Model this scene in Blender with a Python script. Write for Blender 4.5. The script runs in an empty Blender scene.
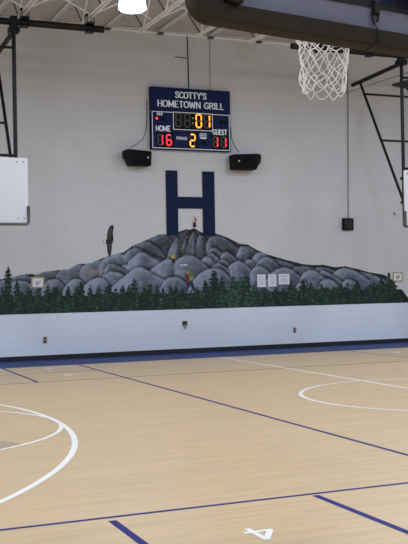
import bpy, bmesh, math, random
import numpy as np
from mathutils import Vector, Matrix
random.seed(7)
rng = np.random.RandomState(11)
PI = math.pi
S = bpy.context.scene
COL = S.collection

# ------------------------------------------------------------------ camera
FPX, PITCH, ROLL, YAW = 970.36, -0.00803, -0.01773, 0.39840
CAM = Vector((-7.9983, -10.9543, 1.5929))
def cam_dir(x, y, z):
    c, s = math.cos(ROLL), math.sin(ROLL); x, z = c*x - s*z, s*x + c*z
    c, s = math.cos(PITCH), math.sin(PITCH); y, z = c*y + s*z, -s*y + c*z
    c, s = math.cos(YAW), math.sin(YAW); return Vector((c*x + s*y, -s*x + c*y, z))
RIGHT, FWD, UP = cam_dir(1, 0, 0), cam_dir(0, 1, 0), cam_dir(0, 0, 1)
cd = bpy.data.cameras.new('camera'); cam = bpy.data.objects.new('camera', cd); COL.objects.link(cam)
M4 = Matrix((RIGHT, UP, -FWD)).transposed().to_4x4(); M4.translation = CAM
cam.matrix_world = M4
cd.sensor_fit = 'HORIZONTAL'; cd.sensor_width = 36; cd.lens = FPX/408*36; cd.clip_start = .1; cd.clip_end = 200
S.camera = cam

# ------------------------------------------------------------------ world, lamps' light, exposure
w = bpy.data.worlds.new('world'); S.world = w; w.use_nodes = True
w.node_tree.nodes['Background'].inputs[0].default_value = (.8, .87, 1, 1)
w.node_tree.nodes['Background'].inputs[1].default_value = .3
S.view_settings.view_transform = 'Standard'; S.view_settings.look = 'None'
S.view_settings.gamma = 1; S.view_settings.use_curve_mapping = False
S.view_settings.exposure = 0.0
LAMP_COLOR = (.84, .96, 1.17)
LAMP_Z = 5.93
def gym_light(x, y, power, up):
    l = bpy.data.lights.new('bay_light', 'AREA'); l.shape = 'DISK'; l.size = .42; l.energy = power; l.color = LAMP_COLOR
    o = bpy.data.objects.new('bay_light', l); COL.objects.link(o); o.location = (x, y, LAMP_Z - .05)
    p = bpy.data.lights.new('bay_uplight', 'POINT'); p.shadow_soft_size = .2; p.energy = up; p.color = LAMP_COLOR
    o = bpy.data.objects.new('bay_uplight', p); COL.objects.link(o); o.location = (x, y, LAMP_Z + .17)
for gx in (-13.1, -8.05, -2.98, 2.1, 7.2, 12.3):
    for gy in (3.8, -1.2, -6.2, -10.6):
        gym_light(gx, gy, 82, 36)

# ------------------------------------------------------------------ helpers
YW = 8.804          # face of the far wall
HW = 7.01           # its height
def lin(c): return tuple(((v/255)/12.92 if v/255 <= .04045 else ((v/255+.055)/1.055)**2.4) for v in c)
def mat(name, rgb, rough=.6, metal=0, emit=None, estr=0, spec=.5, noise=0, nscale=20, bump=0, srgb=True):
    m = bpy.data.materials.new(name); m.use_nodes = True; nt = m.node_tree; b = nt.nodes['Principled BSDF']
    c = lin(rgb) if srgb else rgb
    b.inputs['Base Color'].default_value = (*c, 1); b.inputs['Roughness'].default_value = rough
    b.inputs['Metallic'].default_value = metal; b.inputs['Specular IOR Level'].default_value = spec
    if noise or bump:
        tc = nt.nodes.new('ShaderNodeTexCoord'); n = nt.nodes.new('ShaderNodeTexNoise')
        n.inputs['Scale'].default_value = nscale; n.inputs['Detail'].default_value = 5
        nt.links.new(tc.outputs['Object'], n.inputs['Vector'])
        if noise:
            r = nt.nodes.new('ShaderNodeValToRGB')
            r.color_ramp.elements[0].color = (*[v*(1-noise) for v in c], 1)
            r.color_ramp.elements[1].color = (*[min(1, v*(1+noise)) for v in c], 1)
            r.color_ramp.elements[0].position = .3; r.color_ramp.elements[1].position = .7
            nt.links.new(n.outputs['Fac'], r.inputs['Fac']); nt.links.new(r.outputs['Color'], b.inputs['Base Color'])
        if bump:
            bp = nt.nodes.new('ShaderNodeBump'); bp.inputs['Strength'].default_value = bump; bp.inputs['Distance'].default_value = .01
            nt.links.new(n.outputs['Fac'], bp.inputs['Height']); nt.links.new(bp.outputs['Normal'], b.inputs['Normal'])
    if emit:
        b.inputs['Emission Color'].default_value = (*lin(emit), 1); b.inputs['Emission Strength'].default_value = estr
    return m
def obj(name, bm, m, parent=None, smooth=False):
    me = bpy.data.meshes.new(name); bm.normal_update(); bm.to_mesh(me); bm.free()
    if m: me.materials.append(m)
    if smooth:
        for p in me.polygons: p.use_smooth = True
    o = bpy.data.objects.new(name, me); COL.objects.link(o)
    if parent: o.parent = parent
    return o
def thing(name, label, cat, loc=(0, 0, 0), rot=(0, 0, 0), group=None):
    o = bpy.data.objects.new(name, None); COL.objects.link(o); o.location = loc; o.rotation_euler = rot
    o.empty_display_size = .1
    return tag(o, label, cat, group)
def tag(o, label, cat, group=None):
    o['label'] = label; o['category'] = cat
    if group: o['group'] = group
    return o
def struct(o): o['kind'] = 'structure'; return o
def B(): return bmesh.new()
def box(bm, x0, x1, y0, y1, z0, z1, bevel=0):
    vs = [bm.verts.new((x, y, z)) for x in (x0, x1) for y in (y0, y1) for z in (z0, z1)]
    fs = [bm.faces.new([vs[i] for i in f]) for f in ((0,1,3,2),(4,6,7,5),(0,4,5,1),(2,3,7,6),(0,2,6,4),(1,5,7,3))]
    if bevel:
        es = list({e for f in fs for e in f.edges})
        bmesh.ops.bevel(bm, geom=es, offset=bevel, segments=2, profile=.5, affect='EDGES')
    return bm
def boxm(bm, mtx, *a):
    n0 = len(bm.verts); box(bm, *a); bm.verts.ensure_lookup_table()
    for v in bm.verts[n0:]: v.co = mtx @ v.co
def tube(bm, pts, r, n=8, closed=False, cap=True):
    pts = [Vector(p) for p in pts]; rings = []; N = len(pts)
    prev = None
    for i, p in enumerate(pts):
        a = pts[(i-1) % N] if (closed or i > 0) else p; b = pts[(i+1) % N] if (closed or i < N-1) else p
        d = (b-a).normalized()
        if prev is None:
            u = d.orthogonal().normalized()
        else:
            u = (prev - d*prev.dot(d)).normalized()
        prev = u; v = d.cross(u)
        rr = r[i] if isinstance(r, (list, tuple)) else r
        rings.append([bm.verts.new(p + u*rr*math.cos(2*PI*k/n) + v*rr*math.sin(2*PI*k/n)) for k in range(n)])
    for i in range(N if closed else N-1):
        A, Bq = rings[i], rings[(i+1) % N]
        off = 0
        if closed and i == N-1:
            off = min(range(n), key=lambda o: (A[0].co-Bq[o].co).length)
        for k in range(n): bm.faces.new((A[k], A[(k+1) % n], Bq[(k+1+off) % n], Bq[(k+off) % n]))
    if cap and not closed:
        bm.faces.new(rings[0][::-1]); bm.faces.new(rings[-1])
    return bm
def sqbar(bm, a, b, wd, ht=None):   # square section bar
    a, b = Vector(a), Vector(b); ht = ht or wd
    d = (b-a).normalized(); u = d.cross(Vector((0, 0, 1)))
    if u.length < .05: u = Vector((1, 0, 0))
    u.normalize(); v = u.cross(d)
    A = [bm.verts.new(p + u*wd/2*i + v*ht/2*j) for p in (a, b) for i, j in ((-1,-1),(1,-1),(1,1),(-1,1))]
    for f in ((0,1,2,3),(7,6,5,4),(0,4,5,1),(1,5,6,2),(2,6,7,3),(3,7,4,0)): bm.faces.new([A[i] for i in f])
    return bm
def lathe(bm, prof, n=32, cx=0, cy=0):
    rings = [[bm.verts.new((cx+r*math.cos(2*PI*k/n), cy+r*math.sin(2*PI*k/n), z)) for k in range(n)] for r, z in prof]
    for A, Bq in zip(rings, rings[1:]):
        for k in range(n): bm.faces.new((A[k], A[(k+1) % n], Bq[(k+1) % n], Bq[k]))
    return bm
def prism(bm, pts, y0, y1):        # outline in x,z extruded along y (y0 nearer the viewer)
    a = [bm.verts.new((x, y0, z)) for x, z in pts]; b = [bm.verts.new((x, y1, z)) for x, z in pts]
    bm.faces.new(a); bm.faces.new(b[::-1]); n = len(pts)
    for i in range(n): bm.faces.new((a[i], b[i], b[(i+1) % n], a[(i+1) % n]))
    return bm
def wall_pt(px, py, Y=YW):         # where a sight line of the survey meets the plane y = Y
    r = cam_dir((px-204)/FPX, 1, -(py-272)/FPX); t = (Y-CAM.y)/r.y
    return (CAM.x+t*r.x, CAM.z+t*r.z)

# ------------------------------------------------------------------ materials
M = {}
M['black_steel'] = mat('black_steel', (15, 15, 16), .5, .1, spec=.3)
M['black_plastic'] = mat('black_plastic', (13, 13, 15), .7, spec=.2, noise=.3, nscale=60)
M['joist'] = mat('joist_paint', (238, 237, 236), .6, noise=.05, nscale=6)
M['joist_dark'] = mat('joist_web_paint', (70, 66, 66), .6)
M['rod'] = mat('bridging_paint', (225, 228, 232), .5)
M['deck'] = mat('deck_paint', (188, 185, 182), .7, noise=.06, nscale=3)
M['blue'] = mat('navy_paint', (22, 34, 64), .7, spec=.12, noise=.12, nscale=8)
M['white'] = mat('white_paint', (232, 232, 230), .5)
M['line_white'] = mat('line_white', (236, 232, 222), .5, spec=.25)
M['line_blue'] = mat('line_blue', (34, 36, 108), .55, spec=.15)
M['line_grey'] = mat('line_grey', (112, 104, 104), .5, spec=.2)
M['net'] = mat('net_cord', (240, 238, 234), .9, noise=.1, nscale=60)
M['pad'] = mat('rubber_padding', (48, 44, 36), .8, spec=.2, noise=.12, nscale=9, bump=.2)
M['pad_grey'] = mat('grey_padding', (92, 92, 88), .7, noise=.08, nscale=12)
M['rim'] = mat('rim_orange', (200, 70, 30), .4, .2)
M['zinc'] = mat('zinc', (120, 118, 114), .4, .7)

# wall : painted concrete block
def block_material(name, light_rgb, low_rgb):
    m = bpy.data.materials.new(name); m.use_nodes = True; nt = m.node_tree; N, L = nt.nodes, nt.links
    b = N['Principled BSDF']; b.inputs['Roughness'].default_value = .65; b.inputs['Specular IOR Level'].default_value = .3
    g = N.new('ShaderNodeNewGeometry'); sx = N.new('ShaderNodeSeparateXYZ'); L.new(g.outputs['Position'], sx.inputs[0])
    ad = N.new('ShaderNodeMath'); ad.operation = 'ADD'; L.new(sx.outputs['X'], ad.inputs[0]); L.new(sx.outputs['Y'], ad.inputs[1])
    cx = N.new('ShaderNodeCombineXYZ'); L.new(ad.outputs[0], cx.inputs['X']); L.new(sx.outputs['Z'], cx.inputs['Y'])
    br = N.new('ShaderNodeTexBrick'); L.new(cx.outputs[0], br.inputs['Vector'])
    br.inputs['Scale'].default_value = 1; br.inputs['Brick Width'].default_value = .4; br.inputs['Row Height'].default_value = .2
    br.inputs['Mortar Size'].default_value = .006; br.inputs['Mortar Smooth'].default_value = .6; br.inputs['Bias'].default_value = 0
    br.offset = .5
    br.inputs['Color1'].default_value = (1, 1, 1, 1); br.inputs['Color2'].default_value = (.985, .985, .985, 1)
    br.inputs['Mortar'].default_value = (.88, .88, .88, 1)
    no = N.new('ShaderNodeTexNoise'); no.inputs['Scale'].default_value = .8; no.inputs['Detail'].default_value = 6
    L.new(g.outputs['Position'], no.inputs['Vector'])
    rp = N.new('ShaderNodeMapRange'); rp.inputs['From Min'].default_value = .3; rp.inputs['From Max'].default_value = .7
    rp.inputs['To Min'].default_value = .955; rp.inputs['To Max'].default_value = 1.0; L.new(no.outputs['Fac'], rp.inputs['Value'])
    st = N.new('ShaderNodeMath'); st.operation = 'GREATER_THAN'; st.inputs[1].default_value = .955; L.new(sx.outputs['Z'], st.inputs[0])
    mx = N.new('ShaderNodeMix'); mx.data_type = 'RGBA'; L.new(st.outputs[0], mx.inputs['Factor'])
    mx.inputs['A'].default_value = (*low_rgb, 1); mx.inputs['B'].default_value = (*light_rgb, 1)
    m1 = N.new('ShaderNodeMix'); m1.data_type = 'RGBA'; m1.blend_type = 'MULTIPLY'; m1.inputs['Factor'].default_value = 1
    L.new(mx.outputs['Result'], m1.inputs['A']); L.new(br.outputs['Color'], m1.inputs['B'])
    m2 = N.new('ShaderNodeVectorMath'); m2.operation = 'SCALE'; L.new(m1.outputs['Result'], m2.inputs[0]); L.new(rp.outputs[0], m2.inputs['Scale'])
    L.new(m2.outputs[0], b.inputs['Base Color'])
    bp = N.new('ShaderNodeBump'); bp.inputs['Strength'].default_value = .15; bp.inputs['Distance'].default_value = .006
    inv = N.new('ShaderNodeMath'); inv.operation = 'SUBTRACT'; inv.inputs[0].default_value = 1; L.new(br.outputs['Fac'], inv.inputs[1])
    L.new(inv.outputs[0], bp.inputs['Height']); L.new(bp.outputs['Normal'], b.inputs['Normal'])
    return m
M['wall'] = block_material('painted_block', (.585, .585, .585), (.69, .735, .80))

def floor_material():
    m = bpy.data.materials.new('maple_floor'); m.use_nodes = True; nt = m.node_tree; N, L = nt.nodes, nt.links
    b = N['Principled BSDF']; b.inputs['Roughness'].default_value = .38; b.inputs['Specular IOR Level'].default_value = .35
    g = N.new('ShaderNodeNewGeometry'); mp = N.new('ShaderNodeMapping'); L.new(g.outputs['Position'], mp.inputs['Vector'])
    br = N.new('ShaderNodeTexBrick'); L.new(mp.outputs[0], br.inputs['Vector']); br.offset = .37
    br.inputs['Scale'].default_value = 1; br.inputs['Brick Width'].default_value = .9; br.inputs['Row Height'].default_value = .057
    br.inputs['Mortar Size'].default_value = .0006; br.inputs['Mortar Smooth'].default_value = .3
    br.inputs['Color1'].default_value = (*lin((211, 182, 140)), 1); br.inputs['Color2'].default_value = (*lin((202, 173, 131)), 1)
    br.inputs['Mortar'].default_value = (*lin((190, 158, 120)), 1)
    mp2 = N.new('ShaderNodeMapping'); mp2.inputs['Scale'].default_value = (1.2, 14, 1); L.new(g.outputs['Position'], mp2.inputs['Vector'])
    no = N.new('ShaderNodeTexNoise'); no.inputs['Scale'].default_value = 1.6; no.inputs['Detail'].default_value = 7; no.inputs['Roughness'].default_value = .65
    L.new(mp2.outputs[0], no.inputs['Vector'])
    rp = N.new('ShaderNodeMapRange'); rp.inputs['From Min'].default_value = .3; rp.inputs['From Max'].default_value = .7
    rp.inputs['To Min'].default_value = .90; rp.inputs['To Max'].default_value = 1.06; L.new(no.outputs['Fac'], rp.inputs['Value'])
    sc = N.new('ShaderNodeVectorMath'); sc.operation = 'SCALE'; L.new(br.outputs['Color'], sc.inputs[0]); L.new(rp.outputs[0], sc.inputs['Scale'])
    L.new(sc.outputs[0], b.inputs['Base Color'])
    return m
M['floor'] = floor_material()

# ------------------------------------------------------------------ the hall
X0, X1, Y0 = -16.5, 16.5, -14.0
floor = struct(obj('floor', box(B(), X0, X1, Y0, YW, -.1, 0), M['floor']))
struct(obj('wall_back', box(B(), X0, X1, YW, YW+.2, 0, HW+.3), M['wall']))
struct(obj('wall_front', box(B(), X0, X1, Y0-.2, Y0, 0, HW+.3), M['wall']))
struct(obj('wall_left', box(B(), X0-.2, X0, Y0, YW, 0, HW+.3), M['wall']))
struct(obj('wall_right', box(B(), X1, X1+.2, Y0, YW, 0, HW+.3), M['wall']))
# fluted steel roof deck, ribs parallel to the far wall
bm = B(); y = YW; prof = []
while y > Y0:
    prof += [(y, HW+.04), (y-.085, HW+.04), (y-.10, HW+.078), (y-.135, HW+.078)]; y -= .15
a = [bm.verts.new((X0, p[0], p[1])) for p in prof]; b = [bm.verts.new((X1, p[0], p[1])) for p in prof]
for i in range(len(prof)-1): bm.faces.new((a[i], b[i], b[i+1], a[i+1]))
ce = struct(obj('ceiling', bm, M['deck']))
M['cove'] = mat('black_rubber_base', (14, 14, 16), .5)
struct(obj('baseboard_back', box(B(), X0, X1, YW-.012, YW-.001, .001, .095), M['cove']))
bm = B(); box(bm, X0, X1, YW-.045, YW-.001, HW-.035, HW-.026); box(bm, X0, X1, YW-.012, YW-.001, HW-.05, HW-.035)
struct(obj('trim_1', bm, M['joist']))

# ------------------------------------------------------------------ painted court lines (parts of the floor)
def strip(name, x0, x1, y0, y1, m, z=.0015):
    return obj(name, box(B(), x0, x1, y0, y1, .0002, z), m, floor)
def ring(name, cx, cy, r, w, m, a0=0, a1=2*PI, z=.0022, n=128):
    bm = B(); q = []
    for i in range(n+1):
        a = a0+(a1-a0)*i/n
        q.append([bm.verts.new((cx+rr*math.cos(a), cy+rr*math.sin(a), z)) for rr in (r-w/2, r+w/2)])
    for A, Bq in zip(q, q[1:]): bm.faces.new((A[0], A[1], Bq[1], Bq[0]))
    return obj(name, bm, m, floor)
M['border'] = mat('border_blue', (26, 50, 112), .5, spec=.2)
strip('painted_border', X0, X1, 7.28, YW-.013, M['border'], .001)['label'] = 'dark blue painted border along the wall'
D = 11.28
strip('half_court_line', -.025, .025, -7.25, 7.28, M['line_white'])
ring('center_circle', 0, 0, 1.83, .055, M['line_white'])
for sx in (-1,):
    ring('three_point_arc', -D, 0, 6.02, .06, M['line_white'], -PI/2, PI/2, z=.0026)
    ring('free_throw_circle', -D+4.19, 0, 1.83, .05, M['line_white'], z=.0022)
strip('free_throw_line', -D+4.165, -D+4.215, -1.83, 1.83, M['line_white'])
strip('volleyball_sideline', -9, 9, -4.665, -4.625, M['line_blue'])
strip('volleyball_sideline', -9, 9, 4.385, 4.415, M['line_blue'])
strip('attack_line', -3.02, -2.975, -4.62, 7.28, M['line_blue'], .0018)
strip('attack_line', 2.975, 3.01, -4.62, 7.28, M['line_grey'], .0018)
strip('faint_court_line', -9, -3, 5.88, 5.905, M['line_grey'])
strip('lane_line', -4.47, -4.425, 4.42, 7.28, M['line_blue'])
strip('lane_line', -4.54, -4.485, -7.25, -4.70, M['line_blue'])
strip('lane_line', -6.105, -6.05, -7.25, -4.74, M['line_blue'])
bm = B(); FX = -D+4.19
pts = [(FX+1.803*math.cos(a), 1.803*math.sin(a)) for a in np.linspace(math.radians(-50.5), math.radians(-90), 14)] + [(FX, -.95), (-6.5, -.97), (-6.12, -1.09), (-6.03, -1.22)]
bm.faces.new([bm.verts.new((x, y, .0012)) for x, y in pts[::-1]])
obj('floor_patch', bm, mat('patch_brown', (172, 148, 118), .5, noise=.15, nscale=9), floor)  # darker brown patch of floor inside the near arc of the free throw circle
def number4(x, y, s, up):   # painted numeral, up = +1 read facing the far wall, -1 read from it
    bm = B()
    seg = [((.42, 0), (.42, 1)), ((-.02, .30), (.62, .30)), ((.42, 1), (-.02, .30))]
    for i, (a, b) in enumerate(seg):
        a = Vector(a)-Vector((.3, .5)); b = Vector(b)-Vector((.3, .5)); d = (b-a).normalized(); n = Vector((-d.y, d.x))*.075
        a -= d*.03; b += d*.03
        bm.faces.new([bm.verts.new((x+up*p.x*s, y+up*p.y*s, .0022+.0003*i)) for p in (a-n, b-n, b+n, a+n)])
    return obj('court_number', bm, M['line_white'], floor)
number4(-5.335, -5.48, .275, -1)
number4(-3.70, 5.35, .32, -1); number4(-3.68, 6.75, .3, -1); number4(3.6, 6.3, .4, -1)

# ------------------------------------------------------------------ roof joists
JX = [-1.823+1.19*k for k in range(-3, 6)]
jl = ['outermost on the left, over the left goal frame', 'in the upper left corner above the left goal mast', 'crossing the middle of the left overhead pipe', 'ending at the pipe tip left of the glowing lamp',
      'meeting the wall above the left half of the scoreboard', 'meeting the wall above the right end of the scoreboard', 'meeting the wall right of the scoreboard, behind the near padding', 'above the hanging net, behind the near backboard', 'outermost on the right, over the right goal pipe']
NY = [6.51-1.22*k for k in range(0, 10)]
BZ, TZ = 6.41, 6.985
def make_joist():
    t = thing('roof_joist', 'x', 'joist', (0, YW, TZ), (0, 0, 0), 'steel joists under the roof deck')
    bm = B()
    for s in (-1, 1): box(bm, *sorted((s*.012, s*.05)), Y0+.2-YW, -.002, .025, .033); box(bm, *sorted((s*.012, s*.019)), Y0+.2-YW, -.002, -.012, .025)
    obj('top_chord', bm, M['joist'], t)
    bm = B()
    for s in (-1, 1):
        box(bm, *sorted((s*.018, s*.055)), Y0+1-YW, 6.77-YW, BZ-TZ-.018, BZ-TZ-.012); box(bm, *sorted((s*.018, s*.025)), Y0+1-YW, 6.77-YW, BZ-TZ-.012, BZ-TZ+.022)
    obj('bottom_chord', bm, M['joist'], t)
    bm = B(); box(bm, -.055, .055, -.13, -.001, -.05, -.012)
    obj('bearing_seat', bm, M['joist_dark'], t)
    obj('web_rod', tube(B(), [(0, -.10, .0), (0, NY[0]-YW, BZ-TZ)], .011, 6), M['joist'], t)
    for i, ny in enumerate(NY):
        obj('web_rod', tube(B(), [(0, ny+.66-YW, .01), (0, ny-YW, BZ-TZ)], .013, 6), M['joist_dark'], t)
        obj('web_rod', tube(B(), [(0, ny-YW, BZ-TZ), (0, ny-.56-YW, .01)], .016, 6), M['joist'], t)
    return t
def dup(root, loc=None, label=None):
    r = root.copy(); COL.objects.link(r)
    if loc: r.location = loc
    if label: r['label'] = label
    for ch in [c for c in bpy.data.objects if c.parent == root]:
        c = ch.copy(); COL.objects.link(c); c.parent = r
        for g in [k for k in bpy.data.objects if k.parent == ch]:
            d = g.copy(); COL.objects.link(d); d.parent = c
    return r
j0 = make_joist()
for i, x in enumerate(JX):
    lab = 'white open-web steel roof joist ' + jl[i]
    if i == 0: j0.location.x = x; j0['label'] = lab
    else: dup(j0, (x, YW, TZ), lab)
# white angle bridging between neighbouring joists: two rods from each bottom chord up to the neighbours' top chords
br_lab = ['outermost on the left, in the upper left corner', 'over the left goal pipe, left of the lamp', 'crossing behind the glowing lamp', 'just right of the glowing lamp', 'behind the rounded corner of the near padding']
for i in range(0, 5):
    xa, xb = JX[i], JX[i+1]; bm = B()
    tube(bm, [(xa+.03, 5.88, BZ+.01), (xb-.03, 5.88, TZ)], .016, 6)
    tube(bm, [(xb-.03, 5.91, BZ+.01), (xa+.03, 5.91, TZ)], .016, 6)
    tag(obj('joist_bridging', bm, M['rod']), 'white crossed bridging rods between roof joists ' + br_lab[i], 'bridging', 'cross bridging between joists')

# ------------------------------------------------------------------ lamp
lx, ly = -2.955, 3.8
t = thing('high_bay_lamp', 'glowing bell-shaped high bay lamp hanging under the roof joists at top', 'lamp', (lx, ly, LAMP_Z))
M['lens'] = mat('lamp_refractor', (235, 240, 255), .3, emit=(225, 232, 255), estr=5)
M['lens'].node_tree.nodes['Principled BSDF'].inputs['Transmission Weight'].default_value = 0
bm = B(); lathe(bm, [(.0, .0), (.10, -.004), (.19, .006), (.222, .03), (.222, .06), (.205, .20), (.18, .32), (.12, .40)], 40)
obj('refractor', bm, M['lens'], t, True)
bm = B(); lathe(bm, [(.12, .40), (.13, .41), (.13, .60), (.10, .66), (0.0, .66)], 32)
obj('ballast_housing', bm, M['zinc'], t, True)
bm = B(); tube(bm, [(0, 0, .65), (0, 0, HW+.03-LAMP_Z)], .012, 8)
obj('suspension_rod', bm, M['zinc'], t)

# ------------------------------------------------------------------ basketball goals
def pipe(name, pts, r, parent, m=None, n=12): return obj(name, tube(B(), pts, r, n), m or M['black_steel'], parent)
def net_mesh(seed, prof, cols=12, r=.0038):
    rnd = random.Random(seed); bm = B(); rows = len(prof)-1
    knot = {}
    for i, (R, z) in enumerate(prof):
        for k in range(cols):
            a = 2*PI*(k+.5*(i % 2))/cols + rnd.uniform(-.10, .10)*(i > 0)
            rr = R*(1+rnd.uniform(-.09, .09)*(i > 0)); knot[i, k] = Vector((rr*math.cos(a), rr*math.sin(a), z+rnd.uniform(-.016, .016)*(i > 0)))
    for i in range(rows):
        for k in range(cols):
            nb = ((k, (k-1) % cols) if i % 2 == 0 else (k, (k+1) % cols))
            for q in nb:
                p0, p1 = knot[i, k], knot[i+1, q]; mid = (p0+p1)/2
                mid = Vector((mid.x*1.02, mid.y*1.02, mid.z-.006)) if i else mid
                tube(bm, [p0, mid, p1], r, 6)
    for k, p in knot.items():
        if k[0]: bmesh.ops.create_icosphere(bm, subdivisions=1, radius=r*1.75, matrix=Matrix.Translation(p))
    for k in range(cols):       # slack loops at the bottom edge
        p0, p1 = knot[rows, k], knot[rows, (k+1) % cols]; L = rnd.uniform(.018, .05)
        pts = [p0.lerp(p1, s) + Vector((0, 0, -L*math.sin(PI*s))) for s in (0, .2, .4, .6, .8, 1)]
        tube(bm, pts, r, 6)
    return bm
def rim_set(parent, cy, z, front, seed=3, netprof=None, cx=0):
    s = front  # direction the rim faces: -1 toward -y, +1 toward +y
    bm = B(); tube(bm, [(cx+.2286*math.cos(a), cy+.2286*math.sin(a), z) for a in np.linspace(0, 2*PI, 49)[:-1]], .009, 8, closed=True)
    r = obj('rim', bm, M['rim'], parent, True)
    bm = B(); yb = cy - s*.38
    box(bm, -.09, .09, *sorted((yb, yb+s*.012)), z-.10, z+.02); box(bm, -.06, .06, *sorted((yb, yb+s*.16)), z-.035, z-.02)
    for q in (-1, 1): tube(bm, [(q*.07, yb+s*.01, z-.09), (q*.12, cy-s*.19, z-.01)], .007, 6)
    obj('rim_bracket', bm, M['rim'], r)
    nm = net_mesh(seed, netprof or [(.225, 0), (.20, -.08), (.18, -.16), (.165, -.25), (.155, -.34), (.15, -.42)])
    for v in nm.verts: v.co += Vector((cx, cy, z))
    obj('net', nm, M['net'], parent)

M['board'] = mat('white_board', (204, 204, 206), .35)
def far_goal(cx, label, beamx, winch):
    yb = 5.80
    t = thing('basketball_goal', label, 'basketball hoop', (cx, yb, 2.58), (0, 0, 0), 'ceiling-hung goals on the far side')
    def Z(z): return z-2.58
    bm = B(); box(bm, -.905, .905, 0, .035, Z(2.64), Z(3.77), .004)
    bd = obj('backboard', bm, M['board'], t)
    bm = B()
    for sx in (-1, 1):
        for bx in (.72, .83):
            for bz in (3.70, 2.72):
                bmesh.ops.create_cone(bm, segments=10, radius1=.011, radius2=.011, depth=.008, cap_ends=True,
                    matrix=Matrix.Translation((sx*bx, -.003, Z(bz))) @ Matrix.Rotation(PI/2, 4, 'X'))
    obj('bolt', bm, M['black_steel'], bd)
    bm = B()    # shooter's square
    for x0, x1, z0, z1 in ((-.305, .305, 3.28, 3.33), (-.305, .305, 2.82, 2.87), (-.305, -.255, 2.87, 3.28), (.255, .305, 2.87, 3.28)):
        box(bm, x0, x1, -.0015, -.0003, Z(z0), Z(z1))
    obj('target_square', bm, M['rim'], bd)
    # U-shaped edge padding that wraps the bottom corners
    bm = B(); R = .05; pts = []
    pts += [(-.905, Z(2.93)), (-.905, Z(2.665))] + [(-.905+R*(1-math.cos(a)), Z(2.665)-R*math.sin(a)) for a in np.linspace(.2, PI/2, 5)]
    pts += [(-x, z) for x, z in pts[::-1]]
    prev = None
    q = []
    for i, (x, z) in enumerate(pts):
        a = Vector((pts[max(i-1, 0)])); b = Vector(pts[min(i+1, len(pts)-1)]); d = (b-a).normalized(); n = Vector((d.y, -d.x))
        n = -n
        q.append([bm.verts.new((x+n.x*k, yy, z+n.y*k)) for k, yy in ((-.022, -.030), (.020, -.030), (.026, .012), (.022, .055), (-.022, .055))])
    for A, Bq in zip(q, q[1:]):
        for k in range(5): bm.faces.new((A[k], A[(k+1) % 5], Bq[(k+1) % 5], Bq[k]))
    bm.faces.new(q[0]); bm.faces.new(q[-1][::-1])
    obj('edge_padding', bm, M['pad_grey'], t, True)
    rim_set(t, -.385, Z(2.86), -1)
    # frame: two masts, two arms back toward the wall, two raking rear legs, cross bars
    ym = .25; ya = 2.18
    for s in (-1, 1):
        pipe('mast', [(s*.75, ym, Z(2.80)), (s*.75, ym, Z(6.17))], .036, t)
        pipe('top_arm', [(s*.75, ym-.12, Z(6.04)), (s*.75, ya, Z(5.95))], .045, t)
        b = tube(B(), [(s*.75, 1.85, Z(5.93)), (s*.75, ym+.02, Z(3.16))], .030, 10)
        obj('rear_leg', b, M['black_steel'], t)
        b = B(); box(b, *sorted((s*.70, s*.80)), .035, ym+.05, Z(3.10), Z(3.16)); box(b, *sorted((s*.70, s*.80)), .035, ym+.05, Z(3.60), Z(3.66))
        box(b, *sorted((s*.73, s*.77)), .036, .06, Z(2.75), Z(3.70))
        obj('board_bracket', b, M['black_steel'], t)
    def legy(z): return ym+.02+(1.85-ym-.02)*(z-3.16)/(5.93-3.16)
    for z in (5.66, 4.54): pipe('crossbar', [(-.75, legy(z), Z(z)), (.75, legy(z), Z(z))], .024, t)
    for z in (5.74, 3.84): pipe('crossbar', [(-.75, ym, Z(z)), (.75, ym, Z(z))], .024, t)
    if winch:
        b = B(); prism(b, [(-.95, Z(5.60)), (-.6, Z(5.70)), (-.6, Z(5.52)), (-.95, Z(5.56))], ym-.06, ym+.06)
        obj('pulley_bracket', b, M['black_steel'], t)
    pipe('ceiling_beam', [(beamx[0]-cx, ym, Z(6.20)), (beamx[1]-cx, ym, Z(6.20))], .062, t, n=16)
    for x in JX:
        if beamx[0]+.05 < x < beamx[1]+.1:
            b = B(); box(b, x-cx-.07, x-cx+.07, ym-.09, ym+.09, Z(6.262), Z(6.30)); box(b, x-cx-.07, x-cx+.07, ym-.08, ym+.08, Z(6.122), Z(6.137))
            for dx in (-.06, .06):
                for dy in (-.08, .08): tube(b, [(x-cx+dx, ym+dy, Z(6.115)), (x-cx+dx, ym+dy, Z(6.44))], .008, 6)
            box(b, x-cx-.07, x-cx+.07, ym-.09, ym+.09, Z(6.435), Z(6.45))
            obj('beam_clamp', b, M['black_steel'], t)
    for s in (-1, 1):
        b = B(); box(b, *sorted((s*.66, s*.84)), ym-.10, ym+.10, Z(6.00), Z(6.10)); box(b, *sorted((s*.69, s*.81)), ym-.08, ym+.08, Z(6.10), Z(6.29))
        obj('hinge_block', b, M['black_steel'], t)
    return t
far_goal(-5.15, 'white backboard on black ceiling-hung frame at the left edge, cut by the frame', (-7.7, -2.75), False)
far_goal(4.46, 'black ceiling-hung goal frame with raking legs at the right edge', (1.13, 7.2), True)
# hoist cable of the right goal
a = wall_pt(345, 93, 7.9); b_ = wall_pt(408, 73.5, 6.3)
tag(obj('hoist_cable', tube(B(), [(a[0], 7.9, a[1]), (b_[0]+.3, 6.2, b_[1]+.12)], .006, 6), M['black_steel']), 'thin dark hoist cable sloping behind the right goal frame', 'cable')

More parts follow.
